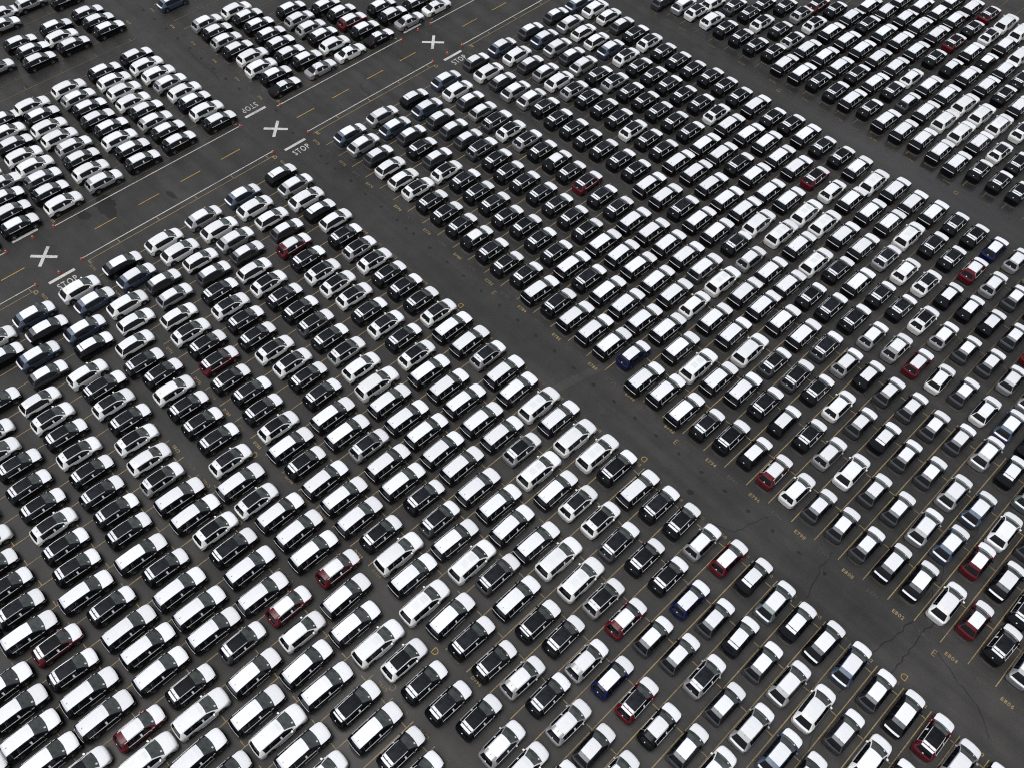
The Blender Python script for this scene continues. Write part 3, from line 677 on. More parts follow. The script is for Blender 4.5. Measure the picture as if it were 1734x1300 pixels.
def roof_mid(k, n, y):
    """how far the middle of the marked roof lies behind the middle of the car, in stall units"""
    def lerp(t, *kv): return float(np.interp(t, [a for a, b in kv], [b for a, b in kv]))
    if n < 768: return -.13
    if k in 'TU':
        low = -.05 - .008 * max(0, min(20, n - 780))
        return lerp(y, (-2, low), (1, min(low, -.13)), (12, -.29))
    if k == 'P': return lerp(y, (-21, -.215), (5, -.24), (20, -.28))
    right = {'I': -.16, 'K': -.25, 'V': -.23, 'S': -.17}[k]
    low = lerp(n, (775, -.085), (800, right))
    return lerp(y, (-2, low), (2, min(low, -.20)))
DATA = "-7.58,-21.19,Tkk;-6.60,-19.49,Pkw;-5.60,-19.00,Tkk;-6.61,-21.51,Pkw;-5.65,-20.91,Trk;-4.58,-20.95,Tkk;-4.54,-19.10,Pkw;-3.60,-18.98,Pkw;-2.63,-19.10,Pkw;-1.59,-18.58,Tkk;-4.56,-17.20,Pkw;-3.54,-17.09,Pkw;-2.60,-17.16,Pkw;-1.63,-16.62,Tgk;-2.53,-15.30,Pkw;-3.59,-21.04,Pkw;-2.62,-21.07,Pkw;-1.57,-20.40,Trw;-0.65,-18.92,Pww;-0.55,-17.01,Pkw;-5.59,-22.91,Pkw;-4.62,-22.89,Pkw;-3.65,-22.98,Pkw;-2.65,-22.91,Pkw;-1.65,-22.24,Twk;-0.63,-20.81,Pww;0.35,-19.65,Pkw;0.46,-17.61,Pkw;1.38,-19.29,Tkk;-1.60,-14.82,Trw;-0.57,-13.35,Pkw;0.39,-13.73,Pkw;-0.60,-15.06,Vww;0.37,-15.66,Pkw;1.35,-15.63,Pkw;1.40,-13.59,Pww;1.40,-11.61,Pww;2.35,-11.29,Pkw;3.36,-11.22,Ukk;4.42,-11.22,Tkk;3.40,-9.30,Pkw;2.39,-13.25,Twk;3.39,-13.26,Tkk;2.41,-15.23,Ukk;3.40,-15.30,Pkw;4.43,-15.10,Tkk;4.38,-13.14,Tkk;5.35,-12.75,Tkk;6.42,-12.79,Tsw;1.40,-17.50,Pww;2.36,-17.28,Pkw;3.36,-17.24,Tww;5.35,-15.18,Tkk;5.39,-7.14,Tsk;4.45,-9.28,Ukk;5.37,-9.04,Tkk;6.37,-7.13,Trw;7.41,-5.13,Vnw;6.44,-9.08,Tsw;7.38,-6.98,Kgw;7.37,-8.91,Vnw;5.41,-10.93,Tsw;8.37,-8.85,Trk;6.35,-10.74,Tkk;7.36,-10.87,Tsw;9.37,-8.96,Tkw;8.36,-6.80,Kgw;9.37,-6.75,Tsk;8.40,-5.04,Kgw;9.35,-4.95,Kkw;10.38,-5.08,Kgw;8.39,-10.88,Kgw;10.37,-8.83,Kgw;10.35,-7.00,Kgw;11.36,-6.87,Isw;7.35,-12.73,Tww;9.40,-10.95,Tsw;11.35,-8.74,Iww;8.35,-12.45,Tkw;9.42,-3.07,Iew;10.35,-3.19,Kkw;11.35,-3.03,Ikw;12.37,-3.00,Ibw;13.41,-3.20,Kgw;14.39,-3.11,Ikw;15.40,-3.11,Trk;16.35,-3.19,Isw;17.35,-3.13,Ikw;11.36,-4.94,Isw;12.36,-5.00,Iww;13.41,-4.99,Kgw;14.41,-5.04,Iww;12.42,-6.87,Ibw;13.35,-6.88,Kgw;15.35,-5.09,Kkw;13.42,1.04,Iww;14.38,1.14,Krw;15.42,1.06,Tkk;16.35,1.04,Isw;15.35,2.66,Tkk;-11.55,-18.81,Tkk;-9.56,-17.07,Tkk;-10.53,-18.82,Tkk;-8.58,-15.24,Tsk;-7.53,-15.34,Pkw;-8.57,-17.07,Tkk;-7.62,-17.16,Tkk;-6.56,-15.31,Pkw;-9.56,-18.93,Twk;-5.58,-15.00,Twk;-5.54,-13.32,Twk;-6.53,-13.44,Pkw;-8.57,-19.01,Tkk;-10.53,-20.88,Twk;-9.53,-21.13,Tkk;-7.61,-19.13,Tkk;-6.53,-17.47,Pkw;-5.56,-16.99,Tkk;-4.59,-14.93,Ukk;-3.60,-15.07,Pkw;-8.55,-21.10,Tkk;-4.53,-11.20,Pkw;-3.54,-11.11,Pkw;-4.57,-13.14,Pkw;-3.57,-13.06,Pkw;-2.59,-13.17,Pkw;-2.54,-11.23,Pkw;-2.55,-9.24,Pkw;-1.57,-8.96,Tkk;-0.53,-7.43,Pkw;0.46,-7.33,Pkw;-1.53,-10.97,Tkk;-0.54,-11.11,Pww;-0.56,-9.14,Tgk;0.41,-9.38,Pkw;1.38,-7.58,Pkw;1.41,-9.49,Pww;0.40,-11.27,Pkw;-1.54,-12.84,Trw;2.35,-9.09,Ugk;1.47,-5.48,Pkw;2.36,-5.19,Twk;3.36,-5.09,Twk;3.46,-3.32,Pkw;4.39,-3.15,Ukk;5.36,-3.08,Tkk;6.37,-3.21,Vsw;7.37,-3.02,Vrw;8.38,-2.95,Kkw;2.43,-7.40,Pkw;3.36,-7.27,Pww;4.36,-5.26,Ugk;5.37,-5.05,Tkk;4.41,-7.27,Pww;6.37,-4.99,Tkk;7.43,0.85,Vww;8.36,0.88,Kgw;9.36,0.86,Kgw;10.37,0.84,Kgw;11.36,0.94,Ikw;12.37,1.05,Ikw;9.37,2.85,Kgw;10.36,2.83,Kgw;11.40,2.92,Isw;12.36,3.01,Ibw;13.36,3.10,Krw;14.40,3.17,Ikw;12.35,4.93,Ibw;11.39,4.90,Isw;13.42,4.82,Iww;13.35,6.84,Iew;14.35,5.03,Kgw;-15.58,-15.99,Kgw;-14.56,-14.89,Vww;-13.57,-14.68,Ukk;-13.53,-12.98,Tkk;-12.58,-12.73,Tkk;-11.61,-10.82,Trk;-11.61,-12.85,Tww;-15.65,-17.93,Tkk;-14.65,-16.83,Kww;-13.62,-16.81,Twk;-12.64,-14.84,Twk;-11.60,-14.75,Tkk;-10.61,-12.85,Tkk;-9.62,-12.87,Tkk;-10.56,-10.98,Tkk;-9.53,-10.74,Tkk;-8.57,-10.90,Tkk;-12.63,-16.80,Tkk;-13.61,-19.00,Twk;-10.65,-15.03,Twk;-11.59,-16.85,Twk;-9.61,-15.14,Tww;-8.62,-12.84,Tkk;-12.61,-18.66,Tkk;-10.57,-16.90,Tkk;-7.54,-13.05,Twk;-14.53,-18.78,Kww;-9.56,-8.80,Twk;-8.61,-8.77,Tkk;-7.59,-8.86,Tkk;-7.53,-10.94,Twk;-7.56,-6.99,Tww;-6.53,-7.20,Pww;-6.55,-11.25,Pkw;-5.59,-11.15,Tkk;-6.55,-9.31,Pkw;-5.56,-9.39,Pkw;-5.55,-7.38,Pkw;-4.59,-9.01,Tsk;-3.53,-9.12,Pkw;-5.58,-5.36,Pkw;-4.56,-5.28,Pkw;-3.60,-5.29,Pkw;-4.54,-7.37,Pkw;-3.58,-7.23,Pkw;-2.57,-7.33,Pkw;-1.60,-7.24,Pkw;-2.53,-5.39,Pkw;-1.56,-5.27,Pkw;-3.54,-3.27,Pkw;-2.61,-3.46,Pkw;-1.54,-3.34,Pww;-0.59,-3.24,Pkw;0.41,-3.40,Pww;1.44,-3.28,Pww;-0.59,-5.07,Tsk;2.35,-3.12,Ukk;0.47,-5.35,Pww;0.43,0.48,Pkw;1.38,0.64,Pkw;1.47,2.49,Pww;2.42,2.59,Pkw;3.39,2.87,Pkw;2.45,0.49,Pkw;3.44,0.70,Tkk;4.41,0.93,Ukk;5.44,0.97,Vkw;3.44,4.85,Tgk;4.43,4.96,Ugk;5.37,4.99,Tkk;5.42,6.93,Vsw;6.36,7.03,Vkw;7.38,8.95,Vrw;4.37,3.05,Ukk;5.35,2.90,Vkw;6.38,3.08,Tkk;6.38,4.99,Vww;7.39,4.93,Kgw;7.35,6.93,Kgw;8.35,6.94,Kgw;7.35,2.97,Vsw;8.35,2.94,Iww;8.38,5.02,Kkw;9.35,4.92,Kgw;9.38,6.83,Kgw;10.36,7.00,Kgw;8.38,8.91,Kww;9.36,9.02,Kgw;10.38,8.84,Kww;9.36,11.04,Kgw;10.35,10.91,Ksw;11.35,8.95,Ibw;11.37,7.24,Isw;10.37,4.94,Kgw;12.40,7.12,Kkw;11.35,10.77,Isw;12.35,8.76,Kkw;6.42,0.90,Trw;-24.65,-11.14,Tkw;-23.60,-11.07,Tww;-25.65,-12.78,Tkw;-24.65,-12.97,Tkw;-23.65,-13.11,Tkw;-18.65,-10.98,Ikw;-18.62,-9.00,Iww;-18.64,-6.99,Isw;-18.62,-4.95,Ibw;-17.64,-10.92,Ibw;-17.63,-8.83,Iww;-17.60,-6.88,Iww;-17.64,-4.99,Iww;-18.65,-12.97,Iww;-17.65,-12.84,Ibw;-16.65,-10.25,Kgw;-16.61,-8.47,Kww;-16.60,-6.72,Isw;-16.60,-11.96,Iww;-18.65,-14.98,Ibw;-15.65,-10.33,Ksw;-15.61,-8.48,Kgw;-15.61,-6.79,Kgw;-15.57,-12.18,Kww;-17.62,-14.96,Ikw;-16.61,-13.86,Ibw;-14.62,-10.78,Kww;-14.58,-8.80,Tkk;-14.59,-7.14,Kww;-13.57,-10.85,Twk;-13.61,-8.94,Twk;-15.62,-14.01,Kkw;-14.60,-12.80,Kww;-16.64,-15.84,Ibw;-18.56,-16.75,Iww;-17.54,-16.90,Ikw;-12.60,-10.71,Tkk;-12.62,-8.90,Tkk;-11.59,-9.04,Tkk;-17.55,-2.84,Isw;-16.53,-3.00,Iww;-15.53,-3.00,Kkw;-14.58,-2.86,Kww;-16.57,-4.84,Kww;-15.55,-4.77,Kgw;-14.58,-5.06,Trw;-13.53,-3.10,Tkk;-13.56,-5.07,Tkk;-12.53,-3.12,Tsk;-12.54,-5.07,Twk;-11.53,-3.09,Twk;-13.55,-7.10,Twk;-11.57,-5.02,Twk;-10.53,-3.11,Tkk;-12.53,-7.04,Tkk;-10.59,-4.93,Twk;-9.53,-3.09,Tkk;-11.53,-6.97,Tkk;-9.53,-4.98,Tkk;-8.53,-3.07,Tkk;-10.54,-6.95,Tgk;-8.54,-4.94,Twk;-7.54,-3.00,Twk;-9.54,-6.98,Tkk;-7.53,-4.86,Tkk;-6.57,-3.27,Pkw;-10.56,-8.93,Twk;-8.56,-6.92,Tsk;-6.53,-5.04,Twk;-5.56,-3.25,Pkw;-4.58,-3.03,Tsk;-13.58,1.01,Twk;-12.53,0.94,Tkk;-11.53,0.93,Tkk;-10.53,0.91,Tkk;-9.53,0.90,Tkw;-8.53,0.88,Tkk;-7.53,0.81,Tkk;-12.53,2.90,Tkk;-11.53,2.83,Tkk;-10.53,2.86,Tkk;-9.53,2.72,Tkk;-10.57,4.78,Tkk;-9.53,4.83,Tkk;-8.53,4.83,Tkk;-8.61,6.83,Trk;-7.53,6.67,Tkk;-6.53,6.65,Tkk;-6.55,8.75,Pkw;-5.55,8.71,Pkw;-8.56,2.90,Tkk;-7.56,2.81,Tkk;-7.54,4.78,Tkk;-6.54,4.67,Tkk;-5.53,6.53,Pkw;-4.55,8.75,Ukk;-4.59,10.80,Pkw;-3.54,10.59,Pkw;-6.55,2.77,Tkk;-5.53,4.58,Pkw;-4.53,6.63,Pkw;-3.56,8.68,Pkw;-2.57,10.65,Pkw;-2.53,12.37,Pkw;-6.53,0.98,Tkk;-5.56,2.65,Pkw;-4.56,4.69,Pkw;-3.56,6.61,Pkw;-2.57,8.69,Pkw;-1.65,10.45,Pww;-5.53,0.69,Pkw;-4.59,2.75,Ukk;-3.60,4.69,Pkw;-2.58,6.64,Pkw;-1.57,8.78,Tkk;-4.53,0.88,Ukk;-3.58,2.72,Pkw;-2.55,4.66,Pkw;-1.61,6.67,Pgw;-0.59,8.57,Vsw;-3.55,0.74,Pkw;-2.57,2.77,Pkw;-1.56,4.64,Pkw;-0.62,6.63,Pww;-2.55,0.81,Pkw;-1.54,2.66,Pkw;-0.62,4.83,Vww;0.42,6.83,Pkw;1.38,6.80,Pkw;0.43,8.53,Pkw;-1.58,0.83,Pkw;-0.56,3.01,Pkw;0.42,4.80,Pkw;-0.64,1.08,Vnw;0.43,2.66,Pkw;1.42,4.77,Pkw;2.40,4.59,Pww;-0.59,14.59,Vww;0.35,14.67,Pkw;-1.59,12.61,Pkw;-0.57,12.50,Pww;0.38,12.55,Pww;-0.58,10.67,Pww;0.40,10.66,Pkw;0.40,16.39,Pww;1.36,16.67,Pkw;2.37,16.51,Pkw;1.37,14.64,Pkw;1.37,12.56,Pkw;2.35,14.71,Pkw;3.36,16.62,Pkw;3.35,14.63,Pww;2.36,12.58,Pkw;1.46,10.37,Pww;3.39,12.78,Tsk;4.38,14.93,Ukk;4.38,16.74,Tkk;5.36,16.72,Tkk;6.35,16.75,Vnw;7.35,16.85,Vsw;4.38,12.72,Tww;5.35,14.81,Tkk;2.37,10.69,Ukk;1.42,8.49,Pkw;3.37,10.73,Pkw;5.36,12.78,Twk;6.35,14.89,Trw;2.42,8.67,Tkk;4.38,10.83,Tkk;6.37,12.94,Vkw;7.35,14.87,Vsw;8.35,14.85,Kgw;2.40,6.77,Pkw;3.35,8.78,Ukk;5.37,10.84,Tkk;7.35,12.95,Vkw;4.36,8.97,Ukk;6.35,10.96,Twk;8.35,12.91,Vkw;3.41,6.76,Pkw;5.37,8.83,Vsw;7.35,10.91,Vsw;9.35,12.93,Kgw;4.39,6.95,Ugk;6.38,8.94,Tsw;8.36,10.94,Kgw;8.35,16.77,Vsw;9.35,14.94,Kkw;10.35,12.78,Vrw;4.37,20.65,Tkk;5.35,20.67,Tkk;-8.62,20.84,Tkk;-7.61,20.44,Pkw;-6.58,20.51,Pkw;-5.61,20.58,Tkk;-4.57,20.55,Ukk;-3.62,20.61,Pkw;-2.65,20.67,Tkk;-1.61,20.50,Pkw;-0.61,20.47,Pkw;0.37,20.59,Pkw;1.38,20.47,Pkw;2.36,20.31,Pkw;3.35,20.66,Tkk;-9.57,22.67,Tkk;-8.58,22.39,Tsk;-7.56,22.34,Pkw;-6.56,22.49,Pkw;-5.56,22.34,Pkw;-4.62,22.49,Ukk;-3.58,22.54,Pkw;-2.65,22.70,Tkk;-1.65,22.61,Vgw;-0.63,22.49,Pkw;0.36,22.60,Pww;1.36,22.40,Pww;2.35,22.36,Pkw;3.36,22.47,Twk;4.35,22.43,Ukk;-10.63,24.58,Tkk;-9.63,24.67,Tsk;-8.61,24.42,Twk;-7.58,24.51,Pkw;-6.57,24.49,Pkw;-5.59,24.42,Pkw;-4.60,24.40,Pkw;-3.58,24.43,Pkw;-2.58,24.39,Vww;-1.58,24.35,Pkw;-0.59,24.39,Pkw;0.39,24.42,Pww;1.36,24.31,Pww;2.35,24.24,Pww;3.35,24.59,Twk;-9.54,26.05,Trk;-8.62,26.35,Tkk;-7.59,26.43,Pkw;-6.64,26.51,Ukk;-5.59,26.46,Pkw;-4.62,26.54,Pkw;-3.59,26.39,Pkw;-2.62,26.58,Tkk;-1.62,26.62,Vkw;-0.63,26.50,Pkw;0.41,26.47,Pkw;1.36,26.50,Ukk;2.35,26.24,Pkw;-7.53,27.99,Pkw;-6.59,28.29,Pkw;-5.55,28.47,Pkw;-4.63,28.41,Pkw;-3.60,28.42,Pkw;-2.64,28.54,Trk;-1.56,28.42,Pkw;-0.62,28.39,Vkw;0.39,28.32,Pkw;1.37,28.22,Ukk;-6.58,29.71,Pkw;-5.55,30.06,Pkw;-4.57,30.29,Pkw;-3.62,30.28,Pkw;-2.60,30.33,Tkk;-1.64,30.38,Twk;-0.64,30.24,Pkw;0.35,30.00,Pww;-3.58,31.95,Pkw;-2.65,32.18,Trk;-1.61,32.08,Pww;-0.65,31.87,Pww;-4.58,31.67,Pkw;-18.53,16.60,Ibw;-17.59,16.96,Iww;-16.61,16.99,Kww;-15.61,16.92,Kgw;-14.56,16.74,Ukk;-13.61,16.77,Twk;-12.56,16.67,Tkk;-11.56,16.66,Tkk;-10.58,16.66,Tkk;-9.58,16.85,Tkk;-8.63,16.79,Tkk;-7.63,16.69,Tkk;-6.62,16.74,Pkw;-5.53,16.62,Tkk;-18.60,14.96,Kgw;-17.58,15.01,Isw;-16.57,14.96,Kww;-15.58,14.92,Kww;-14.63,14.96,Ibw;-13.61,14.95,Twk;-12.60,14.81,Tkk;-11.61,14.82,Tkk;-10.63,14.83,Tkk;-9.61,14.75,Tkk;-8.60,14.87,Tkk;-7.58,14.84,Twk;-6.61,14.67,Pkw;-5.55,14.80,Pkw;-4.61,14.96,Pkw;-18.57,13.01,Kgw;-17.60,13.07,Ibw;-16.60,13.04,Isw;-15.59,13.07,Kgw;-14.65,12.93,Isw;-13.54,12.81,Tkk;-12.63,13.01,Tsk;-11.58,13.00,Tkk;-10.61,13.03,Tkk;-9.63,12.92,Tkk;-8.62,12.91,Tkk;-7.61,12.90,Tkk;-6.53,12.69,Pkw;-5.58,12.77,Pkw;-4.61,12.81,Ukk;-3.63,12.76,Pkw;-17.54,11.02,Iww;-16.55,11.01,Kgw;-15.58,11.14,Ksw;-14.61,11.12,Iww;-13.57,11.06,Tsk;-12.65,11.13,Tkk;-11.61,11.14,Tkk;-10.61,11.10,Tkk;-9.58,10.98,Twk;-8.63,11.02,Tkk;-7.65,10.98,Tkk;-6.62,10.88,Pkw;-5.62,10.94,Pkw;-15.55,8.99,Isw;-14.59,9.14,Isw;-13.63,9.12,Tkk;-12.60,8.97,Tkk;-11.58,9.00,Tkk;-10.61,8.93,Tkk;-9.60,8.96,Tkk;-8.58,9.04,Tkk;-7.61,9.02,Tkk;-13.56,6.74,Twk;-12.53,6.83,Tsk;-11.53,6.83,Tkk;-10.55,6.83,Tkw;-9.60,6.78,Tkk;-11.56,4.72,Tkk;-15.53,20.18,Kgw;-14.53,20.73,Isw;-13.65,20.69,Twk;-12.60,20.71,Tww;-11.61,20.61,Tkk;-10.58,20.62,Tkk;-9.58,20.58,Tkk;-13.53,21.94,Tww;-12.55,22.59,Tgk;-11.57,22.64,Tkk;-10.61,22.46,Twk;-11.55,23.88,Tkk;-18.60,1.03,Ibw;-17.60,1.03,Isw;-16.53,1.07,Kgw;-15.54,0.96,Kww;-14.53,0.90,Kww;-18.58,2.95,Isw;-17.53,2.87,Ibw;-16.57,3.09,Kgw;-15.53,2.88,Tkk;-14.53,2.93,Kgw;-13.53,2.67,Twk;-18.55,4.94,Kkw;-17.54,4.91,Ibw;-16.53,4.87,Kgw;-15.54,4.84,Kgw;-14.53,4.86,Kgw;-13.58,4.88,Ugk;-12.53,4.88,Tkk;-18.53,7.01,Ibw;-17.53,6.90,Iww;-16.53,6.84,Kgw;-15.53,6.74,Ksw;-14.53,6.72,Ugk;-18.59,9.12,Kgw;-17.53,9.01,Iww;-16.53,9.02,Kgw;-18.58,10.95,Ibw;-18.58,-2.90,Kkw;-23.60,0.89,Skw;-23.55,3.06,Ssw;-23.57,4.97,Sww;-23.54,6.85,Skw;-23.61,8.97,Ssw;-23.56,10.85,Sww;-24.59,1.07,Tkw;-24.59,2.97,Tkw;-24.60,4.76,Tww;-24.56,6.72,Tkw;-24.56,8.62,Tkw;-24.53,10.26,Tkw;-25.61,0.89,Tww;-25.53,2.59,Tkw;-25.61,4.77,Tkw;-25.60,6.69,Trw;-25.53,8.64,Tkw;-26.64,1.08,Tww;-26.55,2.71,Tkw;-26.57,4.71,Tsw;-26.57,6.74,Tkw;-27.53,2.82,Tkw;-27.60,4.72,Tsw;-27.60,6.47,Tkw;-28.61,2.85,Tkw;-28.63,4.93,Tkw;-35.65,-3.17,Tkw;-34.65,-3.11,Tkw;-33.65,-3.06,Tkw;-35.65,-4.99,Tkw;-34.65,-5.20,Tww;-33.65,-5.07,Tkw;-35.65,-6.98,Tkw;-34.65,-6.83,Tkw;-33.65,-6.97,Tkw;-38.53,-4.96,Tsw;-38.60,-6.38,Tww;-37.65,-6.89,Tsw;-34.53,-8.80,Tsw;-37.53,-3.40,Tkw;-33.53,0.67,Ibw;-30.65,-3.22,Tkw;-30.65,-5.02,Tkw;-30.65,-6.98,Tww;-30.65,-8.92,Tww;-29.65,-3.23,Tww;-29.65,-5.06,Tww;-29.65,-7.00,Tsw;-29.65,-8.92,Tkw;-30.62,-10.35,Tkw;-28.64,-3.17,Tww;-28.65,-5.10,Tww;-28.65,-6.97,Tkw;-28.65,-9.08,Tww;-29.65,-10.69,Tww;-27.64,-3.12,Tsw;-27.61,-5.20,Tww;-27.65,-7.10,Tkw;-27.65,-9.08,Tww;-28.63,-10.82,Tkw;-26.60,-2.96,Tww;-26.65,-5.07,Tkw;-26.65,-6.96,Tkw;-26.65,-8.89,Tsw;-27.61,-10.90,Tww;-25.65,-3.01,Tkw;-25.65,-5.17,Tsw;-25.65,-7.09,Tww;-25.65,-9.04,Tkw;-26.65,-10.84,Tww;-24.65,-2.96,Tww;-24.65,-5.10,Tkw;-24.65,-7.01,Tkw;-24.65,-9.14,Tww;-25.65,-10.97,Tgw;-23.58,-2.93,Tkw;-23.62,-5.15,Tkw;-23.62,-7.08,Tkw;-23.65,-9.04,Tsw;-26.57,-12.43,Tsw;-30.65,0.98,Tsw;-29.65,0.94,Tkw;-28.65,0.85,Tsw;-27.65,0.87,Tkw;-30.55,2.76,Tww;-29.64,2.85,Tkw;-4.61,16.89,Tkk;-3.64,16.74,Pkw;-2.64,16.66,Tkk;-1.62,16.72,Tkk;-0.65,16.63,Pkw;-3.58,14.61,Pkw;-2.61,14.59,Pkw;-1.64,14.66,Trk;-3.59,-24.75,Pkw;-2.59,-24.75,Pkw;-7.59,-22.80,Tkk;-12.59,-20.85,Tkk;-11.59,-20.85,Twk;-16.59,-19.00,Tkk;2.41,-19.00,Tkk;4.41,-17.05,Tww;-24.59,-15.05,Tkw;-23.59,-15.05,Tkw;6.41,-15.05,Tkk;-29.59,-12.90,Tww;-28.59,-12.90,Tkw;-27.59,-12.90,Tsw;10.41,-10.80,Tsw;12.41,-8.94,Iww;14.41,-7.00,Kgw;17.41,0.69,Isw;16.41,2.64,Tkk;15.41,4.57,Kgw;13.41,8.69,Kkw;12.41,10.90,Kkw;11.41,12.85,Vrw;10.41,14.80,Kkw;9.41,16.75,Kkw"
cars = []
rng = random.Random(5)
for e in DATA.split(';'):
    x, y, code = e.split(',')
    x, y = float(x), float(y)
    if x < -22 and code[0] == 'T': code = 'U' + code[1:]      # the block beyond the road holds the longer model
    X = (x + SKEW * y) * STALL
    Y = (y - roof_mid(code[0], x + 790, y)) * STALL
    rz = -SKEW + rng.gauss(0, .013)
    cars.append(dict(n=int(math.floor(x + 790)), y=y, X=X, Y=Y, rz=rz, code=code))

cam_inv = cam.matrix_world.inverted()
cp = cam.matrix_world.translation
FX = 1458.243 / 1734 * 1024
for c in cars:
    p = cam_inv @ Vector((c['X'], c['Y'], .8))
    px, py = 512 + FX * p.x / -p.z, 383.5 - FX * p.y / -p.z
    c['in'] = -8 < px < 1032 and -8 < py < 775
    edge = min(px + 20, 1044 - px, py + 20, 787 - py)
    c['size'] = min(1.0, max(.05, edge / 40)) / (-p.z) ** 2 if c['in'] else 0
order = sorted(cars, key=lambda c: -c['size'])
single = order[:300]
mass = order[300:]

VAR = {}
def variant(code):
    if code not in VAR: VAR[code] = build_variant(code)
    return VAR[code]

NAME = {'P': 'large_suv', 'T': 'midsize_suv', 'U': 'seven_seat_suv', 'I': 'hatchback', 'K': 'compact_crossover', 'V': 'small_suv', 'S': 'sedan'}
WORD = {'P': 'boxy SUV', 'T': 'SUV', 'U': 'rounded SUV', 'I': 'hatchback', 'K': 'crossover', 'V': 'small SUV', 'S': 'sedan'}
COLW = {'k': 'black', 'w': 'white', 's': 'silver', 'g': 'dark grey', 'r': 'dark red', 'n': 'navy blue', 'b': 'steel blue', 'e': 'grey-green'}
ORD = ['first', 'second', 'third', 'fourth', 'fifth', 'sixth', 'seventh', 'eighth', 'ninth', 'tenth', 'eleventh', 'twelfth', 'thirteenth']

# rank of every car counted from the open aisle inside its stall column
cols = {}
for c in cars:
    side = 'near' if c['y'] < -1 else ('far' if c['y'] < 18.5 else 'back')
    c['side'] = side
    cols.setdefault((c['n'], side), []).append(c)
for (n, side), l in cols.items():
    l.sort(key=lambda c: abs(c['y'] + 1) if side != 'back' else c['y'])
    for i, c in enumerate(l): c['rank'] = i

for c in single:
    code = c['code']
    root = bpy.data.objects.new(NAME[code[0]], None)
    root.empty_display_size = .3
    COL.objects.link(root)
    root.location = (c['X'], c['Y'], 0)
    root.rotation_euler = (0, 0, c['rz'])
    mark = {'near': 'D', 'far': 'E', 'back': 'G'}[c['side']]
    look = COLW[code[1]] + ' ' + WORD[code[0]] + (' with white roof' if code[2] == 'w' else ' with black roof')
    tag(root, '%s, %s car from the aisle in column %s%d' % (look, ORD[c['rank']], mark, c['n']), 'car', 'new cars parked in stall rows')
    last = None
    for name, me in variant(code):
        if '>' in name: link(name.split('>')[1], me, last)
        else: last = link(name, me, root)

# the cars farther off, past counting one by one: one joined mass
acc = []
for c in mass:
    cs, sn = math.cos(c['rz']), math.sin(c['rz'])
    acc.append((c['code'], c['X'], c['Y'], cs, sn))
all_mats, mat_id = [], {}
VCO, LOOPS, LTOT, MIDX, SHARP = [], [], [], [], []
voff = 0
packed = {}
for code in sorted(set(a[0] for a in acc)):
    co, lp, lt, mi = [], [], [], []; base = 0
    for name, me in variant(code):
        if name in ('windshield_label', 'antenna'): pass
        nv = len(me.vertices)
        a = np.empty(nv * 3, np.float32); me.vertices.foreach_get('co', a)
        l = np.empty(len(me.loops), np.int32); me.loops.foreach_get('vertex_index', l)
        t = np.empty(len(me.polygons), np.int32); me.polygons.foreach_get('loop_total', t)
        m = np.empty(len(me.polygons), np.int32); me.polygons.foreach_get('material_index', m)
        ids = []
        for mt in me.materials:
            if mt.name not in mat_id: mat_id[mt.name] = len(all_mats); all_mats.append(mt)
            ids.append(mat_id[mt.name])
        co.append(a.reshape(-1, 3)); lp.append(l + base); lt.append(t); mi.append(np.array(ids)[m]); base += nv
    packed[code] = (np.concatenate(co), np.concatenate(lp), np.concatenate(lt), np.concatenate(mi))
for code, X, Y, cs, sn in acc:
    co, lp, lt, mi = packed[code]
    w = np.empty_like(co)
    w[:, 0] = co[:, 0] * cs - co[:, 1] * sn + X
    w[:, 1] = co[:, 0] * sn + co[:, 1] * cs + Y
    w[:, 2] = co[:, 2]
    VCO.append(w); LOOPS.append(lp + voff); LTOT.append(lt); MIDX.append(mi); voff += len(co)
VCO = np.concatenate(VCO); LOOPS = np.concatenate(LOOPS).astype(np.int32); LTOT = np.concatenate(LTOT).astype(np.int32); MIDX = np.concatenate(MIDX).astype(np.int32)
me = bpy.data.meshes.new('distant_parked_cars')
me.vertices.add(len(VCO)); me.vertices.foreach_set('co', VCO.ravel())
me.loops.add(len(LOOPS)); me.loops.foreach_set('vertex_index', LOOPS)
me.polygons.add(len(LTOT)); me.polygons.foreach_set('loop_start', np.concatenate([[0], np.cumsum(LTOT)[:-1]]).astype(np.int32))
for mt in all_mats: me.materials.append(mt)
me.polygons.foreach_set('material_index', MIDX)
me.update(calc_edges=True)
me.validate()
me.polygons.foreach_set('use_smooth', np.ones(len(me.polygons), bool))
me.set_sharp_from_angle(angle=math.radians(40))
tag(link('distant_parked_cars', me), 'farther rows of parked new cars packed closely together', 'parked cars', kind='stuff')

# dry asphalt that the rain did not reach, peeping out behind and beside each car
v, f = [], []
for c in cars:
    S = SHAPES[c['code'][0]]
    hw, hl = S['hw'] * .93, S['L'] / 2 * .985
    cs, sn = math.cos(c['rz']), math.sin(c['rz'])
    dx, dy = .14 + rng.uniform(-.03, .05), -.20 + rng.uniform(-.06, .06)
    ring = []
    for (sx, sy) in ((1, 1), (-1, 1), (-1, -1), (1, -1)):
        for a in (0, .5, 1):
            t = {(1, 1): 0, (-1, 1): .5, (-1, -1): 1, (1, -1): 1.5}[(sx, sy)] * PI + a * PI / 2
            rr = .55
            ring.append((sx * (hw - rr) + rr * math.cos(t) + dx + rng.uniform(-.02, .02), sy * (hl - rr) + rr * math.sin(t) + dy + rng.uniform(-.02, .02)))
    i0 = len(v)
    for x, y in ring: v.append((c['X'] + x * cs - y * sn, c['Y'] + x * sn + y * cs, ZD))
    f.append(tuple(range(i0, i0 + len(ring))))
o = link('dry_patches', mesh_from('dry_patches', v, f, DRY), ground)
o['kind'] = 'stuff'

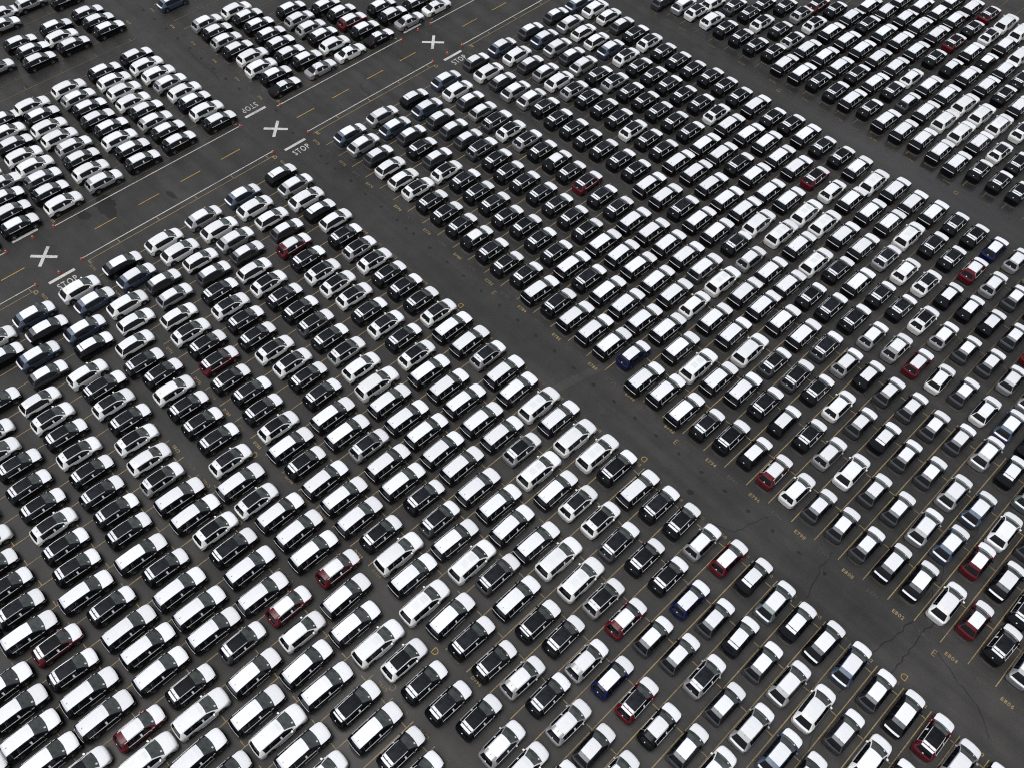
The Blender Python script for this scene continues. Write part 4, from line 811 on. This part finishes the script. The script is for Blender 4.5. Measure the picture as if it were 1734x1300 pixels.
# ------------------------------------------------------------------ traffic cones at the road mouths
ORANGE = mat('cone_orange', (0.40, 0.04, 0.018), 0.5)
CWHITE = mat('cone_white_band', (0.75, 0.75, 0.73), 0.5)
def cone_meshes():
    def lathe(prof, N=14):
        vv, ff = [], []
        for a in range(N):
            t = 2 * PI * a / N
            for r, z in prof: vv.append((r * math.cos(t), r * math.sin(t), z))
        m = len(prof)
        for a in range(N):
            b = (a + 1) % N
            for q in range(m - 1): ff.append((a * m + q, b * m + q, b * m + q + 1, a * m + q + 1))
        return vv, ff
    res = []
    b = .19
    bv = [(x, y, z) for z, s in ((0.0, b), (.03, b), (.045, b * .86)) for x, y in ((-s, -s), (s, -s), (s, s), (-s, s))]
    bf = [(3, 2, 1, 0), (8, 9, 10, 11)] + [(q + i, q + (i + 1) % 4, q + 4 + (i + 1) % 4, q + 4 + i) for q in (0, 4) for i in range(4)]
    res.append(('base', mesh_from('base', bv, bf, ORANGE)))
    vv, ff = lathe([(.15, .046), (.125, .20), (.06, .62), (.045, .70), (.03, .71), (0.0, .71)])
    res.append(('cone_body', mesh_from('cone_body', vv, ff, ORANGE, None, True)))
    vv, ff = lathe([(.114, .29), (.117, .292), (.088, .465), (.084, .466)])
    res.append(('reflective_band', mesh_from('reflective_band', vv, ff, CWHITE, None, True)))
    return res
CM = cone_meshes()
CONES = [(769.7, -0.07, 'orange cone at the end of the white edge line above the second STOP'), (769.71, -2.11, 'orange cone on the near edge line just below the second crossing'), (769.7, 7.84, 'orange cone ending the near edge line below the farthest crossing'), (769.69, 9.87, 'orange cone starting the near edge line above the farthest crossing'), (769.67, 8.86, 'lone orange cone midway between the two near cones of the farthest crossing'), (767.1, 9.07, 'lone orange cone beside the stop bar on the far side of the farthest crossing'), (767.2, 7.84, 'orange cone ending the far edge line below the farthest crossing'), (767.17, 0.12, 'orange cone starting the far edge line above the middle crossing'), (767.15, 9.9, 'orange cone starting the far edge line above the farthest crossing'), (769.69, -11.98, 'orange cone starting the near edge line above the nearest crossing'), (769.72, -13.04, 'lone orange cone between the nearest cross and its near stop bar'), (769.69, -14.08, 'orange cone ending the near edge line below the nearest crossing'), (767.12, -11.9, 'orange cone starting the far edge line above the nearest crossing'), (767.09, -12.88, 'lone orange cone beside the far stop bar of the nearest crossing'), (767.1, -14.11, 'orange cone at the picture edge left of the nearest cross'), (767.13, -2.19, 'orange cone ending the far edge line below the middle crossing'), (756.59, -2.4, 'orange cone beside a black car at the end of an aisle block')]
for n, y, lab in CONES:
    r = bpy.data.objects.new('traffic_cone', None); r.empty_display_size = .2
    COL.objects.link(r); r.location = P(n, y, .034)
    r.rotation_euler = (0, 0, random.random() * 3); r.scale = (.85, .85, .85)
    tag(r, lab, 'traffic cone', 'cones along the through road')
    for name, me in CM: link(name, me, r)
